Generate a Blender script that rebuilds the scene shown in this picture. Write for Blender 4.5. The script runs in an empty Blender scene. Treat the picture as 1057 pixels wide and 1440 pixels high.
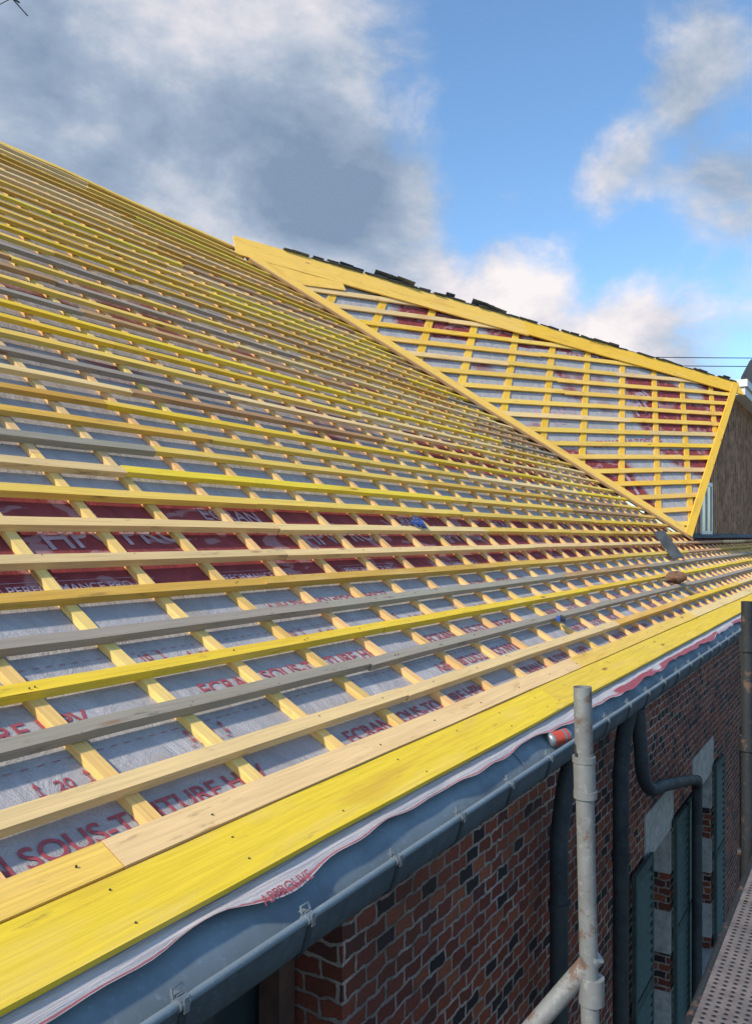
import bpy, math, random
from mathutils import Vector, Matrix
random.seed(7)
R=random.random
def U(a,b): return a+(b-a)*R()
scene=bpy.context.scene
col=scene.collection
PHI=math.radians(31)

# ------------------------------------------------------------ helpers
def empty(name,parent=None):
    o=bpy.data.objects.new(name,None); col.objects.link(o)
    if parent: o.parent=parent
    return o
class MB:
    def __init__(s): s.v=[];s.f=[];s.uv=[];s.c=[];s.m=[]
    def face(s,pts,uvs=None,c=(1,1,1),m=0):
        i=len(s.v); s.v+= [tuple(p) for p in pts]; s.f.append(list(range(i,i+len(pts))))
        s.uv+= uvs if uvs else [(0,0)]*len(pts); s.c+=[c]*len(pts); s.m.append(m)
    def beam(s,pts,side,up,w,h,c=(1,1,1),m=0):
        uo=U(0,60); vo=U(0,60)
        rings=[];L=0;us=[]
        for i,p in enumerate(pts):
            p=Vector(p)
            if i: L+=(p-Vector(pts[i-1])).length
            us.append(uo+L)
            a=side*(w/2)
            rings.append([p-a,p+a,p+a-up*h,p-a-up*h])
        vs=[0,w,w+h,2*w+h,2*w+2*h]
        for i in range(len(pts)-1):
            for k in range(4):
                k2=(k+1)%4
                s.face([rings[i][k],rings[i][k2],rings[i+1][k2],rings[i+1][k]],
                       [(us[i],vo+vs[k]),(us[i],vo+vs[k+1]),(us[i+1],vo+vs[k+1]),(us[i+1],vo+vs[k])],c,m)
        for r in (rings[0][::-1],rings[-1]):
            s.face(r,[(uo,vo),(uo,vo+w),(uo+h,vo+w),(uo+h,vo)],tuple(x*.8 for x in c),m)
    def box(s,x0,x1,y0,y1,z0,z1,c=(1,1,1),m=0):
        p=[Vector((x,y,z)) for z in(z0,z1) for y in(y0,y1) for x in(x0,x1)]
        for q in((0,2,3,1),(4,5,7,6),(0,1,5,4),(2,6,7,3),(0,4,6,2),(1,3,7,5)):
            pts=[p[i] for i in q]
            n=(pts[1]-pts[0]).cross(pts[2]-pts[1])
            if abs(n.z)>abs(n.x)+abs(n.y): uv=[(a.x,a.y) for a in pts]
            elif abs(n.y)>abs(n.x): uv=[(a.x,a.z) for a in pts]
            else: uv=[(a.y,a.z) for a in pts]
            s.face(pts,uv,c,m)
    def tube(s,pts,r,n=14,c=(1,1,1),m=0,caps=True):
        pts=[Vector(p) for p in pts]; rings=[];L=0;us=[]
        ref=None
        for i,p in enumerate(pts):
            if i==0: t=pts[1]-p
            elif i==len(pts)-1: t=p-pts[i-1]
            else: t=(pts[i+1]-p).normalized()+(p-pts[i-1]).normalized()
            t.normalize()
            if ref is None:
                ref=Vector((0,0,1)) if abs(t.z)<.9 else Vector((1,0,0))
            a=(ref-t*ref.dot(t)).normalized(); ref=a; b=t.cross(a)
            rr=r[i] if isinstance(r,(list,tuple)) else r
            if i: L+=(p-pts[i-1]).length
            us.append(L)
            rings.append([p+(a*math.cos(2*math.pi*k/n)+b*math.sin(2*math.pi*k/n))*rr for k in range(n)])
        for i in range(len(pts)-1):
            for k in range(n):
                k2=(k+1)%n
                s.face([rings[i][k],rings[i][k2],rings[i+1][k2],rings[i+1][k]],
                       [(us[i],k/n*.15),(us[i],(k+1)/n*.15),(us[i+1],(k+1)/n*.15),(us[i+1],k/n*.15)],c,m)
        if caps:
            s.face(rings[0][::-1],None,c,m); s.face(rings[-1],None,c,m)
    def obj(s,name,mats,parent=None,smooth=False):
        me=bpy.data.meshes.new(name); me.from_pydata(s.v,[],s.f)
        me.uv_layers.new(name="UVMap"); me.color_attributes.new("Col",'FLOAT_COLOR','CORNER')
        uvf=[x for a in s.uv for x in a]; cf=[x for c in s.c for x in (c[0],c[1],c[2],1.0)]
        me.uv_layers["UVMap"].data.foreach_set('uv',uvf)
        me.color_attributes["Col"].data.foreach_set('color',cf)
        if not isinstance(mats,(list,tuple)): mats=[mats]
        for m in mats: me.materials.append(m)
        me.polygons.foreach_set('material_index',s.m)
        if smooth:
            import bmesh
            bm=bmesh.new(); bm.from_mesh(me); bmesh.ops.remove_doubles(bm,verts=bm.verts,dist=1e-5); bmesh.ops.recalc_face_normals(bm,faces=bm.faces); bm.to_mesh(me); bm.free()
            for p in me.polygons: p.use_smooth=True
            try: me.set_sharp_from_angle(angle=math.radians(40))
            except Exception: pass
        me.update()
        o=bpy.data.objects.new(name,me); col.objects.link(o)
        if parent: o.parent=parent
        return o

class NT:
    def __init__(s,nt): s.nt=nt; s.n=nt.nodes; s.l=nt.links
    def node(s,t,**k):
        x=s.n.new(t)
        for a,b in k.items(): setattr(x,a,b)
        return x
    def set(s,sock,v):
        if isinstance(v,bpy.types.NodeSocket): s.l.new(v,sock)
        elif v is not None: sock.default_value=v
    def math(s,op,a,b=None,c=None,clamp=False):
        x=s.node('ShaderNodeMath',operation=op); x.use_clamp=clamp
        for i,v in enumerate((a,b,c)):
            if v is not None: s.set(x.inputs[i],v)
        return x.outputs[0]
    def vmath(s,op,a,b=None,out=0):
        x=s.node('ShaderNodeVectorMath',operation=op)
        s.set(x.inputs[0],a)
        if b is not None: s.set(x.inputs[1],b)
        return x.outputs[out]
    def mix(s,f,a,b,mode='MIX'):
        x=s.node('ShaderNodeMix',data_type='RGBA',blend_type=mode)
        s.set(x.inputs[0],f)
        for i,v in((6,a),(7,b)):
            if isinstance(v,(tuple,list)) and len(v)==3: v=(*v,1)
            s.set(x.inputs[i],v)
        return x.outputs[2]
    def noise(s,vec,scale,detail=4,rough=.55,dist=0,out=0):
        x=s.node('ShaderNodeTexNoise'); s.set(x.inputs['Vector'],vec)
        x.inputs['Scale'].default_value=scale;x.inputs['Detail'].default_value=detail
        x.inputs['Roughness'].default_value=rough;x.inputs['Distortion'].default_value=dist
        return x.outputs[out]
    def mr(s,v,a,b,c=0,d=1,smooth=False):
        x=s.node('ShaderNodeMapRange'); 
        if smooth: x.interpolation_type='SMOOTHSTEP'
        s.set(x.inputs[0],v)
        for i,q in enumerate((a,b,c,d)): s.set(x.inputs[i+1],q)
        return x.outputs[0]
    def mapping(s,vec,scale=(1,1,1),loc=(0,0,0)):
        x=s.node('ShaderNodeMapping'); s.set(x.inputs[0],vec)
        x.inputs['Scale'].default_value=scale; x.inputs['Location'].default_value=loc
        return x.outputs[0]
    def bump(s,h,strength=.3,dist=.01):
        x=s.node('ShaderNodeBump'); x.inputs['Strength'].default_value=strength
        x.inputs['Distance'].default_value=dist; s.set(x.inputs['Height'],h); return x.outputs[0]
def mat(name):
    m=bpy.data.materials.new(name); m.use_nodes=True; nt=NT(m.node_tree)
    b=m.node_tree.nodes['Principled BSDF']
    return m,nt,b
def setb(nt,b,base=None,rough=.6,metal=0,normal=None,spec=None):
    if base is not None:
        if isinstance(base,tuple) and len(base)==3: base=(*base,1)
        nt.set(b.inputs['Base Color'],base)
    nt.set(b.inputs['Roughness'],rough); nt.set(b.inputs['Metallic'],metal)
    if normal is not None: nt.set(b.inputs['Normal'],normal)
    if spec is not None: b.inputs['Specular IOR Level'].default_value=spec

# ------------------------------------------------------------ materials
def make_wood(name='treated_timber',wash=.42,washc=(.80,.54,.27),ochre=(.56,.27,.05),stain=(.16,.09,.045),stainw=.6):
    m,n,b=mat(name)
    uv=n.node('ShaderNodeUVMap').outputs[0]
    c=n.node('ShaderNodeAttribute',attribute_name='Col').outputs[0]
    grain=n.noise(n.mapping(uv,(2.2,75,1)),1,4,.6,.6)
    blot=n.noise(n.mapping(uv,(1.1,7,1)),1,4,.6,.4)
    g=n.mr(grain,.25,.75,.78,1.10)
    x=n.node('ShaderNodeVectorMath',operation='SCALE'); n.set(x.inputs[0],c); n.set(x.inputs[3],g); c=x.outputs[0]
    c=n.mix(n.mr(blot,.50,.72,0,wash,True),c,washc)
    c=n.mix(n.mr(n.noise(n.mapping(uv,(.8,5,1),(7,3,0)),1,3,.6),.54,.72,0,.42,True),c,ochre)
    c=n.mix(n.mr(n.noise(n.mapping(uv,(3.0,13,1),(17,13,0)),1,5,.7),.58,.74,0,stainw,True),c,stain)
    v=n.node('ShaderNodeTexVoronoi'); n.set(v.inputs['Vector'],n.mapping(uv,(1.1,5.5,1))); v.inputs['Scale'].default_value=1
    k=n.mr(v.outputs['Distance'],.03,.10,.85,0,True)
    c=n.mix(k,c,(.25,.10,.035))
    setb(n,b,c,n.mr(blot,.3,.7,.62,.82),0,n.bump(grain,.5,.004),.2)
    return m
WOOD=make_wood(); WOODB=make_wood('treated_eave_board',.25)
WOODG=make_wood('weathered_timber',.6,(.30,.255,.20),(.26,.20,.14),(.07,.06,.05),.8)
def make_zinc(name,base,rough=.42,rust=0.0,metal=.75,var=.55):
    m,n,b=mat(name)
    tc=n.node('ShaderNodeTexCoord').outputs['Object']
    a=n.noise(tc,5,5,.65); d=n.noise(tc,38,3,.6)
    c=n.mix(n.mr(a,.35,.7,0,.75,True),base,tuple(x*var for x in base))
    c=n.mix(n.mr(d,.58,.75,0,.5),c,tuple(min(1,x*1.5+.02) for x in base))
    if rust:
        rr=n.mr(n.noise(tc,11,6,.7),.60-rust*.1,.64,0,.9,True)
        c=n.mix(rr,c,(.13,.075,.05)); metal=n.math('SUBTRACT',metal,n.math('MULTIPLY',rr,metal*.9))
    setb(n,b,c,n.mr(a,.3,.7,rough-.08,rough+.22),metal,n.bump(n.math('ADD',a,n.math('MULTIPLY',d,.3)),.18,.006))
    return m
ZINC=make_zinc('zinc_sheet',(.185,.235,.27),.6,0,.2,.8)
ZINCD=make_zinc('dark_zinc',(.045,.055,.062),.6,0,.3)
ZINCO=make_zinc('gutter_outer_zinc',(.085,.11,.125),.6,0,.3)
STEEL=make_zinc('galvanised_steel',(.29,.295,.29),.5,.55,.4)
STEELD=make_zinc('weathered_steel',(.045,.05,.055),.5,.3,.5)
CLIP=make_zinc('gutter_clip_metal',(.28,.32,.34),.4,0,.6)

def make_brick():
    m,n,b=mat('red_brick')
    tc=n.node('ShaderNodeTexCoord').outputs['Object']
    sp=n.node('ShaderNodeSeparateXYZ'); n.set(sp.inputs[0],tc)
    cb=n.node('ShaderNodeCombineXYZ'); n.set(cb.inputs[0],n.math('ADD',sp.outputs[0],sp.outputs[1])); n.set(cb.inputs[1],sp.outputs[2])
    wob=n.node('ShaderNodeVectorMath',operation='SCALE'); n.set(wob.inputs[0],n.vmath('SUBTRACT',n.noise(tc,10,3,.6,0,1),(.5,.5,.5))); wob.inputs[3].default_value=.055
    vec=n.vmath('ADD',cb.outputs[0],wob.outputs[0])
    t=n.node('ShaderNodeTexBrick'); n.set(t.inputs['Vector'],vec)
    t.inputs['Color1'].default_value=(0,0,0,1);t.inputs['Color2'].default_value=(1,1,1,1);t.inputs['Mortar'].default_value=(.5,.5,.5,1)
    t.inputs['Scale'].default_value=1;t.inputs['Mortar Size'].default_value=.0095;t.inputs['Mortar Smooth'].default_value=.3
    t.inputs['Brick Width'].default_value=.160;t.inputs['Row Height'].default_value=.076
    cr=n.node('ShaderNodeValToRGB'); n.set(cr.inputs[0],t.outputs['Color'])
    e=cr.color_ramp.elements; cr.color_ramp.interpolation='CONSTANT'
    e[0].position=0;e[0].color=(.022,.019,.021,1); e[1].position=.17; e[1].color=(.17,.042,.024,1)
    for p,c in((.32,(.25,.062,.032)),(.48,(.19,.044,.028)),(.62,(.30,.088,.042)),(.76,(.10,.034,.028)),(.88,(.24,.058,.034))):
        q=e.new(p); q.color=(*c,1)
    nz=n.noise(tc,45,5,.7); nb=n.noise(tc,2.2,4,.6); nm=n.noise(tc,12,4,.6)
    c=n.mix(n.mr(nz,.4,.72,0,.6),cr.outputs[0],(.07,.030,.024))
    mort=n.mix(n.mr(nb,.35,.65,0,1),(.42,.34,.29),(.24,.185,.155))
    mort=n.mix(n.mr(nm,.5,.7,0,.75),mort,(.11,.08,.068))
    c=n.mix(t.outputs['Fac'],c,mort)
    c=n.mix(n.mr(n.noise(tc,1.3,4,.6),.5,.7,0,.4),c,(.05,.03,.025))
    h=n.math('ADD',n.math('SUBTRACT',1,t.outputs['Fac']),n.math('MULTIPLY',nz,.5))
    setb(n,b,c,.82,0,n.bump(h,1,.014),.2)
    return m
BRICK=make_brick()
def make_plain(name,base,rough=.7,var=.3,scale=8,bump=.2,metal=0,dist=.01):
    m,n,b=mat(name)
    tc=n.node('ShaderNodeTexCoord').outputs['Object']
    a=n.noise(tc,scale,5,.65)
    c=n.mix(n.mr(a,.3,.7,0,1),tuple(x*(1+var) for x in base),tuple(x*(1-var) for x in base))
    setb(n,b,c,rough,metal,n.bump(a,bump,dist)); return m
STONE=make_plain('lintel_stone',(.36,.34,.32),.8,.3,11)
SHUT=make_plain('shutter_paint',(.030,.062,.056),.7,.3,14,.1)
WHITE=make_plain('white_paint',(.66,.65,.62),.5,.1,6,.05)
SLATE=make_plain('slate',(.075,.085,.10),.5,.45,6,.5)
DSLATE=make_plain('dark_slate',(.025,.027,.033),.75,.45,6,.5)
GLASS=make_plain('window_glass',(.03,.04,.045),.08,.1,2,0)
BOARD=make_plain('weathered_boarding',(.36,.22,.135),.8,.55,4,.3)
JOIN=make_plain('brown_joinery',(.085,.042,.028),.7,.4,9,.3)
GROUND=make_plain('asphalt',(.06,.058,.055),.9,.3,3,.3)
BLUE=make_plain('blue_cord',(.03,.09,.35),.5,.2,20,.1)
BROWN=make_plain('brown_leather',(.15,.075,.04),.8,.3,30,.3)
REDP=make_plain('red_print',(.45,.06,.035),.5,.1,20,0)
BLACK=make_plain('black_plastic',(.015,.015,.017),.5,.2,20,0)
NAIL=make_plain('nail_steel',(.09,.07,.055),.5,.3,20,0,.5)
REDTXT=make_plain('red_lettering',(.34,.07,.09),.6,.25,20,0)
WHTXT=make_plain('pale_lettering',(.42,.30,.34),.6,.3,9,0)

def make_membrane(name,bands,gated=()):
    m,n,b=mat(name)
    uv=n.node('ShaderNodeUVMap').outputs[0]
    sp=n.node('ShaderNodeSeparateXYZ'); n.set(sp.inputs[0],uv)
    wv=n.noise(n.mapping(uv,(1.1,1.1,1)),1,3,.6)
    s=n.math('ADD',sp.outputs[1],n.math('MULTIPLY',n.math('SUBTRACT',wv,.5),.12))
    gate=n.mr(n.noise(n.mapping(uv,(.45,.5,1),(4,2,0)),1,2,.5),.48,.54)
    fac=None
    for a,bb in list(bands)+list(gated):
        q=n.math('MULTIPLY',n.mr(s,a,a+.01),n.mr(s,bb,bb+.01,1,0))
        if (a,bb) in gated: q=n.math('MULTIPLY',q,gate)
        fac=q if fac is None else n.math('MAXIMUM',fac,q)
    wr=n.noise(n.mapping(uv,(5,3,1)),1,5,.65,1.2); fi=n.noise(uv,120,2,.6)
    grey=n.mix(n.mr(wr,.3,.7,0,1),(.46,.445,.455),(.33,.315,.325))
    grey=n.mix(n.mr(fi,.4,.7,0,.30),grey,(.24,.22,.23))
    grey=n.mix(n.mr(n.noise(n.mapping(uv,(1.7,2.3,1),(9,1,0)),1,5,.7),.52,.72,0,.55,True),grey,(.36,.29,.22))
    mar=n.mix(n.mr(wr,.35,.7,0,1),(.29,.060,.062),(.18,.038,.042))
    mar=n.mix(n.mr(n.noise(n.mapping(uv,(2,4,1),(5,5,0)),1,3,.5,1.5),.57,.60,0,.55),mar,(.42,.27,.28))
    c=n.mix(fac,grey,mar)
    # upper roof: underlay colour turns browner and darker up the slope
    c=n.mix(n.mr(sp.outputs[1],3.2,6.0,0,.45),c,(.20,.13,.08)) if name=='underlay_membrane' else c
    setb(n,b,c,.8,0,n.bump(n.math('ADD',wr,n.math('MULTIPLY',fi,.12)),.7,.03),.15)
    return m
MEMB=make_membrane('underlay_membrane',[(1.62,2.40)],[(3.4,4.2),(5.2,5.9)])
MEMD=make_membrane('wing_underlay_membrane',[],[(.4,2.2),(2.6,4.3),(4.8,5.9)])
def make_edge():
    m,n,b=mat('underlay_edge')
    uv=n.node('ShaderNodeUVMap').outputs[0]
    sp=n.node('ShaderNodeSeparateXYZ'); n.set(sp.inputs[0],uv)
    w=n.noise(n.mapping(uv,(3,6,1)),1,4,.6,1)
    c=n.mix(n.mr(w,.3,.7),(.58,.54,.54),(.40,.36,.37))
    red=n.math('MULTIPLY',n.mr(sp.outputs[1],.78,.80),n.mr(sp.outputs[1],.93,.95,1,0))
    c=n.mix(n.math('MULTIPLY',red,.8),c,(.45,.05,.06))
    far=n.math('MULTIPLY',n.mr(sp.outputs[0],5.2,5.4),n.mr(n.noise(n.mapping(uv,(.8,.2,1),(2,0,0)),1,2,.5),.42,.45))
    c=n.mix(n.math('MULTIPLY',far,n.mr(sp.outputs[1],.45,.47)),c,(.36,.05,.06))
    setb(n,b,c,.5,0,n.bump(w,.5,.02)); return m
EDGE=make_edge()

# ------------------------------------------------------------ roof profile
T0,T1=math.radians(29),math.radians(38.5)
def theta(s):
    k=min(1,max(0,(s-1.1)/.8)); k=k*k*(3-2*k); return T0+(T1-T0)*k
DS=.01; prof=[(1.63,-1.03)]
for i in range(1300):
    th=theta(i*DS+DS/2); y,z=prof[-1]; prof.append((y+math.cos(th)*DS,z+math.sin(th)*DS))
def P(s,X,off=0):
    th=theta(s)
    if s<0: y,z=1.63+s*math.cos(th),-1.03+s*math.sin(th)
    else:
        i=min(int(s/DS),len(prof)-2); f=s/DS-i
        y=prof[i][0]*(1-f)+prof[i+1][0]*f; z=prof[i][1]*(1-f)+prof[i+1][1]*f
    return Vector((X,y-math.sin(th)*off,z+math.cos(th)*off))
def slope_dir(s): th=theta(s); return Vector((0,math.cos(th),math.sin(th)))
def normal(s): th=theta(s); return Vector((0,-math.sin(th),math.cos(th)))
SR=next(i*DS for i,(y,z) in enumerate(prof) if y>=9.75)
RIDGE=P(SR,0)
XS=-4.0; XE=36.0
def s_at_y(Y): return next(i*DS for i,(y,z) in enumerate(prof) if y>=Y)
P1=P(s_at_y(9.34),11.3); P2=P(s_at_y(3.31),17.77); H=Vector((23.7,3.23,4.0))
def xend(Y):
    if Y<3.31: return XE
    k=(9.34-Y)/(9.34-3.31)
    return max(11.3,11.3+k*(17.77-11.3))

house=empty('brick_house')

MO=-.074
mb=MB(); s=.02; st=.15
while s<SR:
    s2=min(SR,s+st)
    a0,a1=P(s,0,MO),P(s2,0,MO)
    x0,x1=xend(a0.y),xend(a1.y)
    if a0.y<3.31<a1.y: x0=x1
    mb.face([(XS,a0.y,a0.z),(x0,a0.y,a0.z),(x1,a1.y,a1.z),(XS,a1.y,a1.z)],[(XS,s),(x0,s),(x1,s2),(XS,s2)])
    if x0<XE and a0.y<3.31+.15:
        mb.face([(x0,a0.y,a0.z),(XE,a0.y,a0.z),(XE,a1.y,a1.z),(x1,a1.y,a1.z)],[(x0,s),(XE,s),(XE,s2),(x1,s2)])
    s=s2
mb.face([(XS,RIDGE.y,RIDGE.z-.06),(11.3,RIDGE.y,RIDGE.z-.06),(11.3,17,-.5),(XS,17,-.5)],[(0,0),(15,0),(15,6),(0,6)])
mb.obj('underlay',MEMB,house)

# timber tones
YEL=(.88,.575,.045); YEL2=(.86,.555,.11); PALE=(.85,.59,.27); OCH=(.70,.41,.075); GREY=(.36,.305,.235); BRN=(.50,.29,.14); LIM=(.80,.59,.08)
TAN=(.80,.47,.19)
def jit(c,a=.12):
    k=1+U(-a,a); return tuple(min(.90,max(0,x*k*(1+U(-.04,.04)))) for x in c)
def row_tone(i):
    fixed={0:PALE,1:GREY,2:YEL,3:GREY,4:OCH,5:PALE,6:PALE,7:YEL2}
    if i in (1,3): return GREY
    if i in fixed and R()<.85: return fixed[i]
    if i<11: return random.choice([PALE,YEL2,YEL2,YEL2,OCH,PALE,YEL,GREY])
    if i<22: return random.choice([PALE,OCH,BRN,YEL2,YEL,GREY,YEL2,PALE])
    return random.choice([YEL2,LIM,YEL,PALE,YEL2,OCH])

mb=MB(); nails=MB(); i=0; s=.515; SP=.265; BW=.062; BH=.040
while s<SR-.1:
    y=P(s,0).y; xe=xend(y)-.03; x=XS+U(0,1)
    ds=U(-.006,.006)
    w=BW*U(.92,1.14)
    while x<xe:
        L=U(3.2,4.6); x2=min(xe,x+L)
        if xe-x2<.6: x2=xe
        t0=row_tone(i)
        if x>7 and R()<.3: t0=random.choice([OCH,YEL2,BRN])
        tone=jit(t0)
        k=max(1,int((x2-x)/.54)); pts=[]
        o1,o2=U(-.009,.009),U(-.009,.009); hz=U(-.002,.003); bow=U(-.008,.008)
        for j in range(k+1):
            f=j/k; pts.append(P(s+ds+o1*(1-f)+o2*f+bow*math.sin(f*math.pi)+U(-.0022,.0022),x+(x2-x)*f,hz+U(-.0022,.0022)))
        mb.beam(pts,slope_dir(s),normal(s),w,BH*U(.92,1.08),tone,1 if t0 is GREY else 0)
        x=x2+.004
    if s<2.0:
        xn=1.90-.54*4
        while xn<7:
            for dd in (-.014,.014):
                if R()<.45: continue
                p=P(s+U(-.014,.014),xn+dd+U(-.008,.008),.0)
                nails.tube([p-normal(s)*.003,p+normal(s)*.0042],.0026,7)
            xn+=.54
    s+=SP; i+=1
mb.obj('battens',[WOOD,WOODG],house)
nails.obj('nail_heads',NAIL,house)

mb=MB()
x=1.90-.54*10
while x<XE-.5:
    xx=x+U(-.02,.02)
    smax=SR-.05
    if xx>11.3:
        k=(xx-11.3)/(17.77-11.3)
        smax=s_at_y(max(3.2,9.34-k*(9.34-3.31)))-.05
    s=.10
    lean=U(-.006,.006)
    while s<smax:
        s2=min(smax,s+U(2.2,3.4)); n=max(2,int((s2-s)/.2))
        pts=[P(s+(s2-s)*j/n,xx+lean*(s+(s2-s)*j/n),-.0415) for j in range(n+1)]
        mb.beam(pts,Vector((-1,0,0)),normal((s+s2)/2),.060,.031,jit(random.choice([TAN,TAN,(.74,.48,.22),(.80,.50,.17),(.82,.54,.18)])))
        s=s2+.003
    x+=.54
mb.obj('counter_battens',WOOD,house)

# eave boards
mb=MB(); x=XS
for (sa,sb,th,tones,lens,off) in ((.005,.203,.027,[YEL,(.87,.59,.06),YEL],(3.9,4.2),.004),(.209,.318,.03,[PALE,PALE,YEL2],(3.6,4.4),.010)):
    x=-3.2 if sa<.1 else -2.6
    while x<XE:
        x2=min(XE,x+U(*lens)); k=8; sc=(sa+sb)/2
        t=jit(random.choice(tones),.05); oo=off+U(-.001,.003)
        pts=[P(sc+U(-.002,.002),x+(x2-x)*j/k,oo+U(-.0012,.0012)) for j in range(k+1)]
        mb.beam(pts,slope_dir(0),normal(0),sb-sa,th,t)
        x=x2+.004
mb.beam([P(SR-.06,x,.012+U(-.012,.014)) for x in [XS+i*.9 for i in range(18)]],slope_dir(5),normal(5),.13,.03,YEL2)
mb.obj('eave_and_ridge_boards',WOODB,house)
mb=MB(); x=-.1
while x<9:
    for sv,of in ((.05,.008),(.16,.008),(.262,.015)):
        if R()<.35: continue
        p=P(sv+U(-.012,.012),x+U(-.05,.05),of); mb.tube([p-normal(0)*.005,p+normal(0)*.0003],.0033,8)
    x+=.54
mb.obj('board_nails',NAIL,house)

# underlay strip under eave board
mb=MB(); N=740; prev=None
def dr(x):
    return .030+.014*math.sin(x*2.1+.6)+.012*math.sin(x*5.3+1)+.006*math.sin(x*13.1)+ (.075*math.exp(-((x-2.08)/.20)**2))+(.05 if x>4.9 else .05*max(0,x-3.9))
for i in range(N+1):
    x=-3+i*(37/N); d=max(.016,dr(x)); o=.006*math.sin(x*7.7)+.004*math.sin(x*19)
    a=Vector((x,1.665,-1.050)); b=Vector((x,1.615-.004,-1.064+o*.3)); c=Vector((x,1.615-d*.62,-1.064-d*.42+o)); 
    cur=(x,a,b,c)
    if prev:
        px,pa,pb,pc=prev
        mb.face([pa,a,b,pb],[(px,0),(x,0),(x,.3),(px,.3)])
        mb.face([pb,b,c,pc],[(px,.3),(x,.3),(x,1),(px,1)])
    prev=cur
mb.obj('underlay_drape',EDGE,house,True)

# ------------------------------------------------------------ gutter
prf=[(1.72,-1.082),(1.655,-1.088),(1.62,-1.108),(1.575,-1.150),(1.54,-1.196),(1.52,-1.222),(1.503,-1.230),(1.488,-1.222),(1.473,-1.185),(1.462,-1.137)]
mb=MB(); xs=[-3+i*.5 for i in range(79)]
for i in range(len(xs)-1):
    for j in range(len(prf)-1):
        a,b=prf[j],prf[j+1]
        mb.face([(xs[i],*a),(xs[i+1],*a),(xs[i+1],*b),(xs[i],*b)])
mb.tube([(-3,1.462,-1.137),(XE,1.462,-1.137)],.0125,14)
mb.obj('gutter_channel',ZINC,house,True)
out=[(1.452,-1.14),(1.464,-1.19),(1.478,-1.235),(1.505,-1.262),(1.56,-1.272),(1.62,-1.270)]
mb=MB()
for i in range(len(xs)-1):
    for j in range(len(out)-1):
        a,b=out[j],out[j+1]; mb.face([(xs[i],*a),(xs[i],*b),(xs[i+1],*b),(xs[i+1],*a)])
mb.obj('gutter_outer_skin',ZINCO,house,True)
mb=MB()
mb.box(-3,XE,1.60,1.80,-1.30,-1.262); mb.box(-3,XE,1.74,1.80,-1.262,-1.09)
mb.obj('soffit',BLACK,house)
mb=MB(); x=1.51-.53*6
while x<30:
    mb.tube([(x-.017,1.462,-1.137),(x+.017,1.462,-1.137)],.0185,14)
    mb.beam([(x,1.462,-1.115),(x,1.49,-1.118)],Vector((1,0,0)),Vector((0,0,1)),.022,.003)
    mb.beam([(x,1.446,-1.13),(x,1.459,-1.19),(x,1.473,-1.238),(x,1.502,-1.266),(x,1.56,-1.276)],Vector((-1,0,0)),Vector((0,-1,0)),.026,.004,m=1)
    mb.beam([(x,1.445,-1.118),(x,1.445,-1.155)],Vector((1,0,0)),Vector((0,1,0)),.018,.004)
    mb.tube([(x-.02,1.470,-1.118),(x-.02,1.475,-1.098),(x+.02,1.475,-1.098),(x+.02,1.470,-1.118)],.004,6)
    x+=.53
mb.obj('gutter_brackets',[CLIP,ZINCD],house)
mb=MB()
for x in (.2,4.05,7.9,11.8):
    for j in range(len(prf)-1):
        a,b=prf[j],prf[j+1]
        mb.face([(x,a[0]-.002,a[1]+.003),(x+.03,a[0]-.002,a[1]+.003),(x+.03,b[0]-.002,b[1]+.003),(x,b[0]-.002,b[1]+.003)])
mb.obj('gutter_seams',ZINC,house)

# ------------------------------------------------------------ wall
GZ=-5.6
mb=MB(); WY,WD=1.80,.35
ops=[(1.55,2.74,-4.6,-1.42),(7.75,8.65,-5.1,-2.9),(9.95,11.0,-5.1,-2.9),(14.2,15.2,-5.1,-2.9),(17.5,18.5,-5.1,-2.9)]
x=XS
for a,b,z0,z1 in ops:
    mb.box(x,a,WY,WY+WD,GZ,-1.2)
    mb.box(a,b,WY,WY+WD,GZ,z0); mb.box(a,b,WY,WY+WD,z1,-1.2)
    x=b
mb.box(x,XE,WY,WY+WD,GZ,-1.2)
mb.box(XS,XS+.35,WY+WD,16,GZ,-.5); mb.box(XE-.35,XE,WY+WD,16,GZ,-.5); mb.box(XS,XE,16,16.35,GZ,-.5)
mb.obj('brick_walls',BRICK,house)
mb=MB()
for a,b,z0,z1 in ops:
    mb.box(a+.001,b-.001,WY+.33,WY+.345,z0+.001,z1-.006)
mb.obj('window_glass',GLASS,house)
mb=MB()
for a,b,z0,z1 in ops[1:]:
    for x0,x1 in((a+.02,a+.08),(b-.08,b-.02),((a+b)/2-.03,(a+b)/2+.03)): mb.box(x0,x1,WY+.25,WY+.31,z0+.01,z1-.01)
    for zz in (z0+.012,z0+.7,z0+1.4,z1-.07): mb.box(a+.08,b-.08,WY+.255,WY+.305,zz,zz+.05)
mb.obj('window_frames',WHITE,house)
mb=MB()
for a,b,z0,z1 in ops[1:]:
    mb.box(a-.14,b+.14,WY-.012,WY+.2,z1-.005,z1+.42)
    mb.box(a-.1,b+.1,WY-.06,WY+.2,z0-.12,z0+.006)
    for k in range(3):
        zz=z0+.15+k*.8
        mb.box(a-.16,a+.006,WY-.010,WY+.18,zz,zz+.42); mb.box(b-.006,b+.16,WY-.010,WY+.18,zz,zz+.42)
mb.obj('stone_lintels',STONE,house)
mb=MB()
mb.box(1.56,2.68,WY+.24,WY+.30,-1.62,-1.425); mb.box(2.60,2.70,WY+.2,WY+.30,-4.6,-1.62)
mb.obj('near_window_joinery',JOIN,house)
mb=MB()
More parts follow.
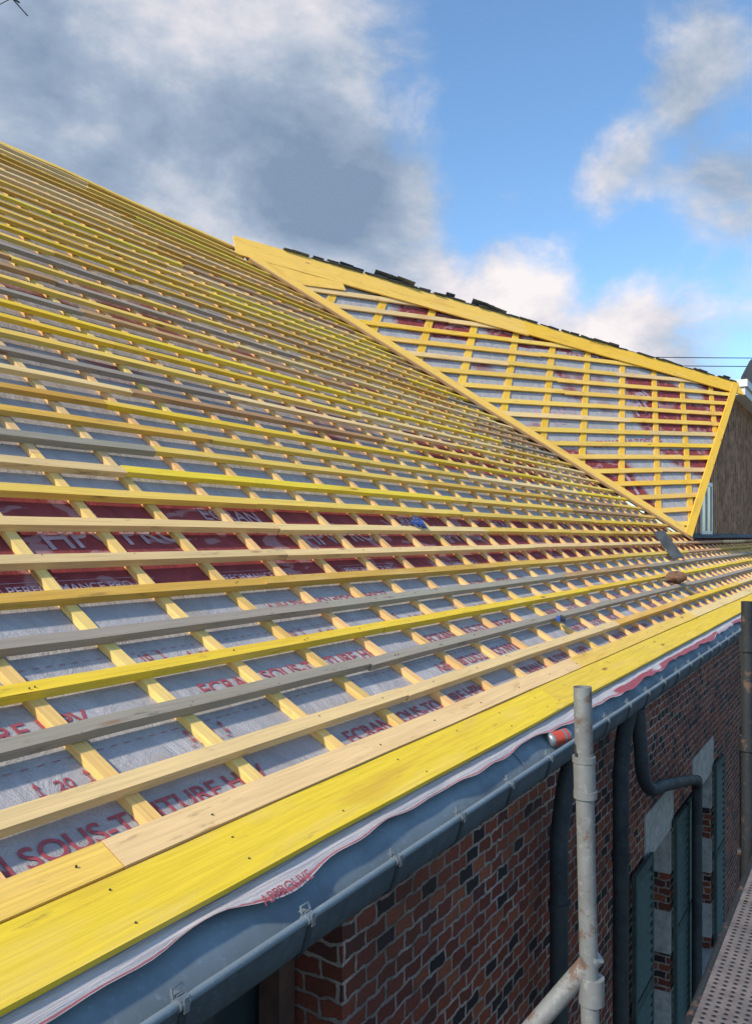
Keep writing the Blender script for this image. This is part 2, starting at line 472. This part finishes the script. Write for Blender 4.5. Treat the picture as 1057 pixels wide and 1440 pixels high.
def shutter(x0,x1,z0,z1):
    y1=WY-.03;y0=y1-.035
    mb.box(x0,x0+.055,y0,y1,z0,z1); mb.box(x1-.055,x1,y0,y1,z0,z1)
    for zz in(z0,(z0+z1)/2-.04,z1-.09): mb.box(x0+.055,x1-.055,y0+.002,y1-.002,zz,zz+.09)
    z=z0+.10
    while z<z1-.1:
        if abs(z-(z0+z1)/2)>.07:
            mb.beam([(x0+.055,y0+.012,z+.03),(x1-.055,y0+.012,z+.03)],Vector((0,.6,.8)),Vector((0,-.8,.6)),.05,.008)
        z+=.08
for a,b,z0,z1 in ops[1:]:
    shutter(a-.68,a-.04,z0,z1+.08); shutter(b+.04,b+.68,z0,z1+.08)
mb.obj('shutters',SHUT,house)
mb=MB()
mb.tube([(4.9,1.56,-1.25),(4.9,1.62,-1.5),(4.9,1.66,-1.8),(4.9,1.66,GZ)],.055,16)
mb.tube([(6.15,1.56,-1.25),(6.15,1.60,-1.45),(6.15,1.62,-1.7),(6.15,1.62,GZ)],.058,16)
pts=[]
ctrl=[(6.25,1.52,-1.25),(6.32,1.52,-1.55),(6.42,1.52,-1.80),(6.75,1.54,-1.98),(7.4,1.58,-2.12),(8.2,1.62,-2.30),(9.0,1.64,-2.48),(9.28,1.65,-2.6),(9.33,1.66,-2.85),(9.33,1.66,GZ)]
for i in range(len(ctrl)-1):
    p0=Vector(ctrl[max(0,i-1)]);p1=Vector(ctrl[i]);p2=Vector(ctrl[i+1]);p3=Vector(ctrl[min(len(ctrl)-1,i+2)])
    if i==len(ctrl)-2: pts+= [p1,p2]; break
    for k in range(5):
        t=k/5; pts.append(.5*((2*p1)+(-p0+p2)*t+(2*p0-5*p1+4*p2-p3)*t*t+(-p0+3*p1-3*p2+p3)*t**3))
mb.tube(pts,.052,16)
for z in(-2.2,-3.6,-5): 
    mb.tube([(4.9,1.66,z),(4.9,1.66,z-.05)],.064,16); mb.tube([(6.15,1.62,z-.1),(6.15,1.62,z-.16)],.066,16)
mb.obj('downpipes',ZINCD,house,True)

# ------------------------------------------------------------ wing roof
n3=(P2-P1).cross(H-P1).normalized()
if n3.z<0: n3=-n3
def inpl(v): v=Vector(v); return (v-n3*v.dot(n3)).normalized()
bd=inpl((1.552,-.642,.091)); cd=inpl((1.0115,.258,1.102))
A=Vector((11.34,RIDGE.y,RIDGE.z+.0)); A=A-n3*(A-P1).dot(n3)
poly=[P1+n3*.0,P2,H,A]
mb=MB()
bn=n3.cross(bd)
if bn.z<0: bn=-bn
cn=n3.cross(cd)
vs=[(p-P1).dot(bn) for p in poly]; vmin,vmax=min(vs),max(vs)
off=-.055
pp=[p+n3*off for p in poly]
mb.face(pp,[((p-P1).dot(bd),(p-P1).dot(bn)-vmin) for p in poly])
mb.obj('wing_underlay',MEMD,house)
def clip(o,d):
    t0,t1=-1e9,1e9; N=len(poly); cen=sum(poly,Vector())/N
    for i in range(N):
        a,b=poly[i],poly[(i+1)%N]; e=b-a; nn=n3.cross(e)
        if nn.length<1e-6: continue
        if nn.dot(cen-a)<0: nn=-nn
        q=nn.dot(o-a); r=nn.dot(d)
        if abs(r)<1e-9:
            if q<0: return None
            continue
        t=-q/r
        if r>0: t0=max(t0,t)
        else: t1=min(t1,t)
    return (t0,t1) if t1-t0>.15 else None
WY1=(.90,.53,.06); WY2=(.90,.56,.12)
mb=MB()
NB=20
for k in range(1,NB):
    v=vmin+(vmax-vmin)*k/NB
    o=P1+bn*v; c=clip(o,bd)
    if c:
        x=c[0]
        while x<c[1]:
            x2=min(c[1],x+U(2.5,4.5))
            if c[1]-x2<.5:x2=c[1]
            q1,q2=U(-.015,.015),U(-.015,.015)
            mb.beam([o+bd*(x+(x2-x)*j/5)+n3*U(-.003,.003)+bn*(q1+(q2-q1)*j/5) for j in range(6)],bn,n3,.105,.03,jit(random.choice([WY1,WY2,WY2,YEL2,PALE])))
            x=x2+.004
us=[(p-P1).dot(cn) for p in poly]; umin,umax=min(us),max(us); NC=13
for k in range(1,NC):
    u=umin+(umax-umin)*k/NC+U(-.05,.05); o=P1+cn*u; c=clip(o,cd)
    if c: mb.beam([o+cd*c[0]-n3*.031,o+cd*c[1]-n3*.031],cn,n3,.15,.022,jit(WY1))
mb.obj('wing_battens',WOOD,house)
mb=MB()
def inset(a,b,w,lift,th,c,ext=.05,segs=6):
    e=(b-a).normalized(); side=n3.cross(e).normalized(); cen=sum(poly,Vector())/4
    if side.dot(cen-a)<0: side=-side
    pts=[a+(b-a)*j/segs+side*(w/2-ext)+n3*(lift+U(-.004,.004)) for j in range(segs+1)]
    mb.beam(pts,side,n3,w,th,c)
q=A+(H-A)*.47
inset(A-(H-A)*.004,q,.46,.03,.03,WY2,.03); inset(q+(H-A)*.0005,H,.42,.031,.03,WY1,.03)
inset(P1,P2,.20,.040,.035,WY2,.03)
inset(P2,H,.17,.048,.035,WY1,.03)
inset(A+(P1-A)*.6+(H-A)*.02,A+(H-A)*.14,.7,.024,.02,WY2,.1)
e=(P2-P1).normalized(); nm=normal(5); side=nm.cross(e).normalized()
sg=1 if side.x<0 else -1
mb.beam([P1+(P2-P1)*(1.0*j/8)+side*(.10*sg)+nm*(.034+U(-.004,.004)) for j in range(9)],side,nm,.16,.035,BRN)
mb.obj('wing_boards',WOODB,house)
# slates beyond the hip
mb=MB()
hd=(H-A).normalized(); bdir=Vector((.55,.60,-.58)).normalized()
A2=A+hd*.35
B0,B1=A2+Vector((6,8,-5.6)),H+Vector((6,8,-5.6))
mb.face([A2-Vector((0,0,.05)),B0,B1,H-Vector((0,0,.03))],None)
Lh=(H-A).length; d=1.0; bup=hd.cross(bdir).normalized()
if bup.z<0:bup=-bup
while d<Lh-.1:
    w=U(.22,.34); 
    for lay in range(3):
        p=A+hd*(d+U(-.05,.05))+n3*(.01+.012*lay)+bup*(U(.02,.05)+(.08 if R()<.05 else 0))-bdir*U(.0,.07)
        mb.beam([p,p+bdir*.42],(hd+Vector((0,0,U(-.06,.06)))).normalized(),bup,w,.008)
    d+=w*U(.8,1.3)
for q in (.225,.395):
    p=A+hd*(Lh*q)+bup*.09
    for kk in range(4):
        mb.beam([p+hd*(-.3+.16*kk)+bup*(.03-.012*kk),p+hd*(.1+.16*kk)+bup*(.01-.02*kk)],(bdir+hd*U(-.2,.2)).normalized(),bup,U(.22,.32),.009)
mb.obj('slate_covering',SLATE,house)

# wing gable wall
mb=MB()
y=3.42
pts=[(17.9,y,-.05),(34,y,-.05),(34,y,3.9),(23.9,y,3.9)]
mb.face(pts,[(p[0],p[2]) for p in pts])
x=18
while x<34:
    zt=min(3.85,(x-17.9)/5.9*3.9-.1)
    if zt>.1: mb.box(x,x+.03,y-.03,y-.002,0,zt)
    x+=.32
mb.obj('wing_gable_boarding',BOARD,house)
mb=MB()
mb.box(19.35,20.7,y-.08,y-.035,.05,.13);mb.box(19.45,20.7,y-.08,y-.035,1.15,1.24)
for x in(19.35,20.0,20.62): mb.box(x,x+.10,y-.082,y-.035,.13,1.15 if x>19.5 else .85)
mb.box(23.95,34,y-.36,y-.04,3.75,3.95); mb.box(23.90,34,y-.42,y-.04,3.96,4.15)
mb.obj('wing_window_frame_and_cornice',WHITE,house)
mb=MB(); mb.box(19.45,20.62,y-.06,y-.034,.13,1.15); mb.obj('wing_window_glass',GLASS,house)
mb=MB()
mb.beam([(17.6,3.30,.03),(36,3.30,.03)],Vector((0,.8,.6)),Vector((0,-.6,.8)),.16,.01)
mb.obj('lead_flashing',ZINCD,house)
mb=MB()
lv=[(1.15,4.2),(1.12,4.6),(1.0,5.2),(.75,5.7),(.4,6.05),(.05,6.2)]
cx,cy=29.9,2.95
for i in range(len(lv)-1):
    for k in range(16):
        a0=2*math.pi*k/16;a1=2*math.pi*(k+1)/16
        q=lambda r,z,a:(cx+r*math.cos(a)*1.3,cy+r*math.sin(a),z)
        mb.face([q(*lv[i],a0),q(*lv[i],a1),q(*lv[i+1],a1),q(*lv[i+1],a0)])
mb.obj('far_dormer_roof',DSLATE,house,True)

# ------------------------------------------------------------ lettering on underlay
cache={}
def txt(string,size,material):
    key=(string,size,material.name)
    if key in cache: return cache[key]
    cu=bpy.data.curves.new('t','FONT'); cu.body=string; cu.size=size; cu.align_x='LEFT'; cu.align_y='CENTER'; cu.offset=size*.012
    o=bpy.data.objects.new('t',cu); col.objects.link(o)
    dg=bpy.context.evaluated_depsgraph_get(); dg.update()
    me=bpy.data.meshes.new_from_object(o.evaluated_get(dg)); me.materials.clear(); me.materials.append(material)
    bpy.data.objects.remove(o); cache[key]=me; return me
def put(string,size,material,s,X,flip=False,lift=.004,nm='underlay_lettering',rot=0):
    me=txt(string,size,material); o=bpy.data.objects.new(nm,me); col.objects.link(o)
    xa=Vector((1,0,0)); ya=slope_dir(s)
    if flip: xa=-xa; ya=-ya
    if rot: xa,ya=xa*math.cos(rot)+ya*math.sin(rot),ya*math.cos(rot)-xa*math.sin(rot)
    za=normal(s); p=P(s,X,MO+lift)
    o.matrix_world=Matrix(((xa.x,ya.x,za.x,p.x),(xa.y,ya.y,za.y,p.y),(xa.z,ya.z,za.z,p.z),(0,0,0,1)))
    o.parent=house
for x in [-1.15+2.06*k for k in range(8)]:
    put('ECRAN SOUS-TOITURE HPV',.118,REDTXT,.405,x+.15)
for x in [.15+2.06*k for k in range(8)]:
    put('ECRAN SOUS-TOITURE HPV',.118,REDTXT,.905,x+.45)
for x in [4.2+2.5*k for k in range(6)]:
    put('ECRAN SOUS-TOITURE HPV',.11,REDTXT,.66,x+1.6,True)
for x in [3.4+2.6*k for k in range(6)]:
    put('ECRAN SOUS-TOITURE HPV',.105,REDTXT,1.43,x+1.6,True)
mb=MB()
def quadS(s0,s1,x0,x1,lift=.005):
    mb.face([P(s0,x0,MO+lift),P(s0,x1,MO+lift),P(s1,x1,MO+lift),P(s1,x0,MO+lift)])
def arrow(s,x,l=.035):
    quadS(s-l*.6,s+l*.6,x-.003,x+.003)
    for sg in(1,-1):
        mb.face([P(s+sg*l*.5,x-.012,MO+.0055),P(s+sg*l*.5,x+.012,MO+.0055),P(s+sg*l*1.2,x,MO+.0055)][::sg])
for k in range(22):
    x=.75+k*.52
    for j,(sv,lab) in enumerate(((.63,'20'),(.68,'10'),(1.14,'20'),(1.18,'10'))):
        xx=x+(.13 if j%2 else -.05)+(.1 if j>1 else 0)
        if (k+j)%2: continue
        if j<2 and xx>2.6: continue
        put(lab,.07,REDTXT,sv,xx,False,.004); arrow(sv,xx+.13); arrow(sv,xx-.06)
        for t in range(5): quadS(sv-.055,sv-.051,xx-.1+t*.05,xx-.075+t*.05)
x=0
while x<12:
    for sv in(.365,.735,.82,1.1,1.22): quadS(sv,sv+.003,x,x+.03)
    x+=.06
mb.obj('gauge_marks',REDTXT,house)
for k in range(9):
    x=.85+k*1.35+U(-.1,.1)
    put('PERFORMANCE PRO',.075,WHTXT,1.70,x)
    mb=MB()
    for a,b,c,d in((1.65,1.653,x-.03,x+.72),(1.75,1.753,x-.03,x+.72),(1.653,1.75,x-.03,x-.026),(1.653,1.75,x+.716,x+.72)): quadS(a,b,c,d)
    mb.obj('label_outline',WHTXT,house)
for k in range(6):
    put('HPV PRO',.24,WHTXT,2.05,.5+k*2.1,rot=.06); put('ECRAN',.17,WHTXT,2.30,1.6+k*2.3,rot=-.05)
def putD(string,size,material,u,v,rot=0):
    me=txt(string,size,material); o=bpy.data.objects.new('wing_lettering',me); col.objects.link(o)
    ya=bn; xa=ya.cross(n3); p=P1+bd*u+bn*(v+vmin)+n3*(-.05)
    xa,ya=xa*math.cos(rot)+ya*math.sin(rot),ya*math.cos(rot)-xa*math.sin(rot)
    o.matrix_world=Matrix(((xa.x,ya.x,n3.x,p.x),(xa.y,ya.y,n3.y,p.y),(xa.z,ya.z,n3.z,p.z),(0,0,0,1))); o.parent=house
for u,v,r in((7.1,1.3,.15),(5.4,2.9,.2),(8.6,3.3,.3)): putD('HPV',.75,WHTXT,u,v,r)
for u,v in((6.6,2.3),(7.4,4.7)): putD('ECRAN SOUS-TOITURE',.24,REDTXT,u,v,.05)
me=txt('APPROUVE',.05,REDTXT); o=bpy.data.objects.new('drape_lettering',me); col.objects.link(o)
ya=Vector((0,.62,.42)).normalized(); xa=Vector((1,0,0)); za=xa.cross(ya); p=Vector((1.96,1.575,-1.091))+za*.010
o.matrix_world=Matrix(((xa.x,ya.x,za.x,p.x),(xa.y,ya.y,za.y,p.y),(xa.z,ya.z,za.z,p.z),(0,0,0,1))); o.parent=house

# ------------------------------------------------------------ small things left on roof
mb=MB(); c=P(1.40,14.3,.02)
ax=Vector((.45,.35,.8)).normalized(); sd=Vector((.2,-.9,.3)).normalized(); up=ax.cross(sd).normalized()
mb.beam([c-ax*.03,c+Vector((-.25,.25,.42))],Vector((.5,-.6,.1)).normalized(),up,.2,.012)
mb.beam([c+Vector((.05,0,-.02)),c+Vector((-.2,.25,.40))],Vector((.5,-.6,.1)).normalized(),up,.2,.012)
mb.obj('slate_tile',SLATE)
def blob(name,c,r,mtl,seed=1,n=14,k=.25):
    mb=MB(); rnd=random.Random(seed); ph=[rnd.uniform(0,6) for _ in range(6)]
    def q(i,j):
        a=2*math.pi*i/n; b=math.pi*j/8-math.pi/2
        f=1+k*math.sin(3*a+ph[0])*math.cos(b)+k*.6*math.sin(5*a+ph[1]+2*b)
        return Vector(c)+Vector((r[0]*math.cos(a)*math.cos(b)*f,r[1]*math.sin(a)*math.cos(b)*f,r[2]*math.sin(b)*f))
    for i in range(n):
        for j in range(8): mb.face([q(i,j),q(i+1,j),q(i+1,j+1),q(i,j+1)])
    return mb.obj(name,mtl,None,True)
blob('leather_tool_pouch',P(.88,11.85,.06),(.18,.12,.08),BROWN,3)
mb=MB(); c=P(s_at_y(3.44),6.45,.02); pts=[]
for i in range(70):
    a=i*.62; r=.045+.03*math.sin(i*.37); pts.append(c+Vector((r*math.cos(a)*1.3,r*math.sin(a)*.7,r*math.sin(a)*.6+.02*math.sin(i*.9)+.01)))
pts+= [c+Vector((-.08-.02*i,.01*math.sin(i)+.005*i,.012*math.sin(i*1.3)+.005*i)) for i in range(6)]
mb.tube(pts,.0045,6); mb.obj('blue_rope',BLUE,None,True)
mb=MB(); c=P(.71,6.7,.012)
xa=Vector((.9,.3,.1)).normalized(); nn=normal(.7); sdv=nn.cross(xa).normalized()
mb.beam([c-xa*.09+nn*.02,c-xa*.03+nn*.025,c+xa*.04+nn*.02],sdv,nn,.045,.022,m=0)
mb.beam([c+xa*.04+nn*.018,c+xa*.08+nn*.018,c+xa*.1+nn*.012],sdv,nn,.02,.006,m=1)
mb.beam([c-xa*.11+sdv*.03+nn*.01,c-xa*.02+sdv*.035+nn*.015],sdv,nn,.03,.02,m=2)
mb.obj('utility_knife',[BLACK,CLIP,BLUE])
mb=MB(); c=Vector((4.55,1.545,-1.125)); ax=Vector((.80,-.45,.10)).normalized()
rr=[.02,.027,.033,.033,.031,.033,.033,.027,.024]; dd=[0,.004,.012,.04,.06,.08,.108,.116,.12]
mb.tube([c+ax*(d-.06)*1.3 for d in dd],[q*1.25 for q in rr],18,m=0); 
mb.tube([c+ax*(d-.06)*1.3 for d in (.02,.04,.07,.1)],[.0418,.0418,.0405,.0418],18,m=1,caps=False)
mb.obj('drinks_can',[CLIP,REDP],None,True)

# ------------------------------------------------------------ scaffold
sc=empty('scaffold')
mb=MB()
def pole(x,y,z0,z1,r=.0242,dx=0,dy=0,m=0):
    mb.tube([(x+dx,y+dy,z0),(x,y,z1)],r,20,m=m,caps=False)
    mb.tube([(x,y,z1-.02),(x,y,z1-.3)],r*.86,20,m=1,caps=True)
pole(2.23,.69,GZ,-.405,.0242,.06,-.10)
zc=-.60
mb.tube([(2.233,.687,zc+.005),(2.236,.685,zc-.10)],.029,18); mb.tube([(2.233,.687,zc+.008),(2.233,.687,zc-.008)],.031,18)
mb.tube([(2.236,.684,zc-.085),(2.236,.684,zc-.105)],.0315,18)
mb.tube([(2.25,.66,-1.13),(2.17,.95,-1.53),(2.0,1.62,-2.43)],.027,16)
mb.tube([(2.245,.67,-1.19),(2.245,.67,-1.26)],.034,18)
mb.obj('near_upright',[STEEL,BLACK],sc,True)
mb=MB()
pole(5.5,.69,GZ,-.39,.036,.0,0); pole(8.8,.69,GZ,-.39); pole(12.1,.69,GZ,-.39)
for x in(2.2,5.5,8.8,12.1): pole(x,-.55,GZ,.3)
for z in(-1.93,): 
    for x in(2.2,5.5,8.8,12.1): mb.tube([(x+.05,.75,z),(x+.05,-.6,z)],.024,12)
    mb.tube([(-1,.64,z+.02),(14,.64,z+.02)],.024,12)
mb.tube([(-1,-.6,-.8),(14,-.6,-.8)],.024,12)
for zc in(-.6,-1.2): mb.tube([(5.5,.69,zc),(5.5,.69,zc-.09)],.046,16)
mb.obj('uprights_and_ledgers',[STEELD,BLACK],sc,True)
def make_deck():
    m,n,b=mat('perforated_steel_deck')
    tc=n.node('ShaderNodeTexCoord').outputs['Object']
    v=n.node('ShaderNodeTexVoronoi'); n.set(v.inputs['Vector'],n.mapping(tc,(28,28,.001))); v.inputs['Scale'].default_value=1; v.inputs['Randomness'].default_value=0
    d=v.outputs['Distance']; a=n.noise(tc,7,5,.65)
    c=n.mix(n.mr(a,.35,.7),(.20,.165,.15),(.11,.09,.085)); c=n.mix(n.mr(d,.2,.24,1,0),c,(.012,.012,.012))
    setb(n,b,c,.7,.2,n.bump(n.mr(d,.2,.34,0,1),.8,.006)); return m
mb=MB()
for k in range(4):
    y1=.60-.32*k; x=-1.5
    while x<14: mb.box(x,x+2.98,y1-.31,y1,-1.86,-1.80-.002*k); x+=3.0
mb.obj('deck_planks',make_deck(),sc)

# ------------------------------------------------------------ aerial, wires, ground
mb=MB()
mb.tube([(6.1,9.8,5.0),(6.1,9.8,7.35)],.02,10)
mb.tube([(5.4,9.8,7.15),(7.12,9.8,7.10)],.012,8)
for i in range(8):
    x=5.5+i*.22; mb.tube([(x,9.5,7.13),(x,10.1,7.13)],.006,6)
mb.tube([(7.0,9.8,7.10),(7.22,9.8,7.28)],.008,6);mb.tube([(7.0,9.8,7.10),(7.25,9.8,6.99)],.008,6)
mb.tube([(6.1,9.8,6.9),(6.9,9.8,7.1)],.008,6)
mb.obj('tv_aerial',STEELD)
F=Vector((math.cos(PHI),math.sin(PHI),0)); Rv=Vector((math.sin(PHI),-math.cos(PHI),0))
for dz in(8.52,8.12):
    mb=MB(); mb.tube([F*40+Rv*(2+i*2)+Vector((0,0,dz+.004*(i-9)**2)) for i in range(20)],.02,6)
    mb.obj('overhead_wire',BLACK)
mb=MB(); mb.face([(-800,-800,GZ),(800,-800,GZ),(800,800,GZ),(-800,800,GZ)]); mb.obj('ground',GROUND)

# ------------------------------------------------------------ sky & sun
SE,SA=math.radians(42),math.radians(165)
sd=Vector((math.cos(SE)*math.cos(SA),math.cos(SE)*math.sin(SA),math.sin(SE)))
w=bpy.data.worlds.new('World'); scene.world=w; w.use_nodes=True
n=NT(w.node_tree); bg=w.node_tree.nodes['Background']
sky=n.node('ShaderNodeTexSky'); sky.sky_type='NISHITA'; sky.sun_disc=False
sky.sun_elevation=SE; sky.sun_rotation=math.pi/2-SA; sky.air_density=1; sky.dust_density=.8; sky.ozone_density=1.5
tc=n.node('ShaderNodeTexCoord').outputs['Generated']
dirn=n.vmath('NORMALIZE',tc)
def dvec(az,el):
    a,e=math.radians(az),math.radians(el); return (math.cos(e)*math.cos(a),math.cos(e)*math.sin(a),math.sin(e))
wn=n.noise(dirn,3.6,6,.62,0,1)
ws=n.node('ShaderNodeVectorMath',operation='SCALE'); n.set(ws.inputs[0],n.vmath('SUBTRACT',wn,(.5,.5,.5))); ws.inputs[3].default_value=.17
dw=n.vmath('ADD',dirn,ws.outputs[0])
def blobn(az,el,r,wt):
    d=n.vmath('DISTANCE',dw,dvec(az,el),1)
    return n.math('MULTIPLY',n.mr(d,math.radians(r),math.radians(r)*.1,0,1,True),wt)
def summ(l):
    a=l[0]
    for b in l[1:]: a=n.math('ADD',a,b)
    return a
f1=n.noise(n.mapping(dirn,(1,1,1.6)),7.0,8,.6,.25)
f2=n.noise(n.mapping(dirn,(1,1,1.8),(3,1,2)),4.6,7,.6,.3)
dens=summ([n.math('MULTIPLY',f1,1.0),
 blobn(44,27,20,.50),blobn(33,20.5,9,.32),blobn(44,34,13,.4),blobn(50,20,12,.4),
 blobn(19.5,30,8,-.25),blobn(23,23.5,5,-.12),blobn(9.5,28,6,.42),blobn(14.5,22.5,4.2,.36),blobn(22,15.5,6.5,.46),blobn(29,15,6,.44),blobn(14,12.0,7,.44),blobn(7.5,20,6,.30)])
mask=n.mr(dens,.48,.88,0,1,True)
sh=summ([n.mr(f1,.3,.7,-.22,.24),n.mr(f2,.3,.7,-.30,.30),blobn(34,22.5,10,-.36),blobn(49,24,12,-.16),blobn(40,28,9,.0),blobn(45,33,8,.40),blobn(22,17.0,6,.40),blobn(22,13,5,-.10),blobn(14,13.5,8,.30),blobn(15,23.6,5,.14),blobn(9,28,6,.06),blobn(8,21,6,-.08)])
shade=n.mr(sh,-.48,.52,0,1)
cr=n.node('ShaderNodeValToRGB'); n.set(cr.inputs[0],shade)
e=cr.color_ramp.elements; e[0].position=0; e[0].color=(.23,.32,.46,1); e[1].position=1; e[1].color=(.98,.92,.92,1)
for p,c in((.3,(.36,.45,.59)),(.55,(.57,.62,.72)),(.78,(.80,.77,.82))):
    q=e.new(p); q.color=(*c,1)
sc10=n.node('ShaderNodeVectorMath',operation='SCALE'); n.set(sc10.inputs[0],cr.outputs[0]); sc10.inputs[3].default_value=10
skc=n.mix(1.0,sky.outputs[0],(1.7,2.1,2.3),'MULTIPLY')
final=n.mix(mask,skc,sc10.outputs[0])
n.set(bg.inputs[0],final); bg.inputs[1].default_value=.1
w.cycles.sampling_method='MANUAL'; w.cycles.sample_map_resolution=512
sl=bpy.data.lights.new('sun','SUN'); sl.energy=4.6; sl.angle=math.radians(3); sl.color=(1,.90,.74)
so=bpy.data.objects.new('sun',sl); col.objects.link(so); so.rotation_euler=(-sd).to_track_quat('-Z','Y').to_euler()

# ------------------------------------------------------------ camera
cam=bpy.data.cameras.new('camera'); co=bpy.data.objects.new('camera',cam); col.objects.link(co)
cam.sensor_fit='VERTICAL'; cam.sensor_height=36; cam.lens=1180/1440*36; cam.shift_y=35/1440
cam.clip_start=.05; cam.clip_end=3000
co.location=(0,0,0); co.rotation_euler=(math.pi/2,0,PHI-math.pi/2)
scene.camera=co
scene.view_settings.view_transform='Standard'; scene.view_settings.look='None'; scene.view_settings.exposure=0
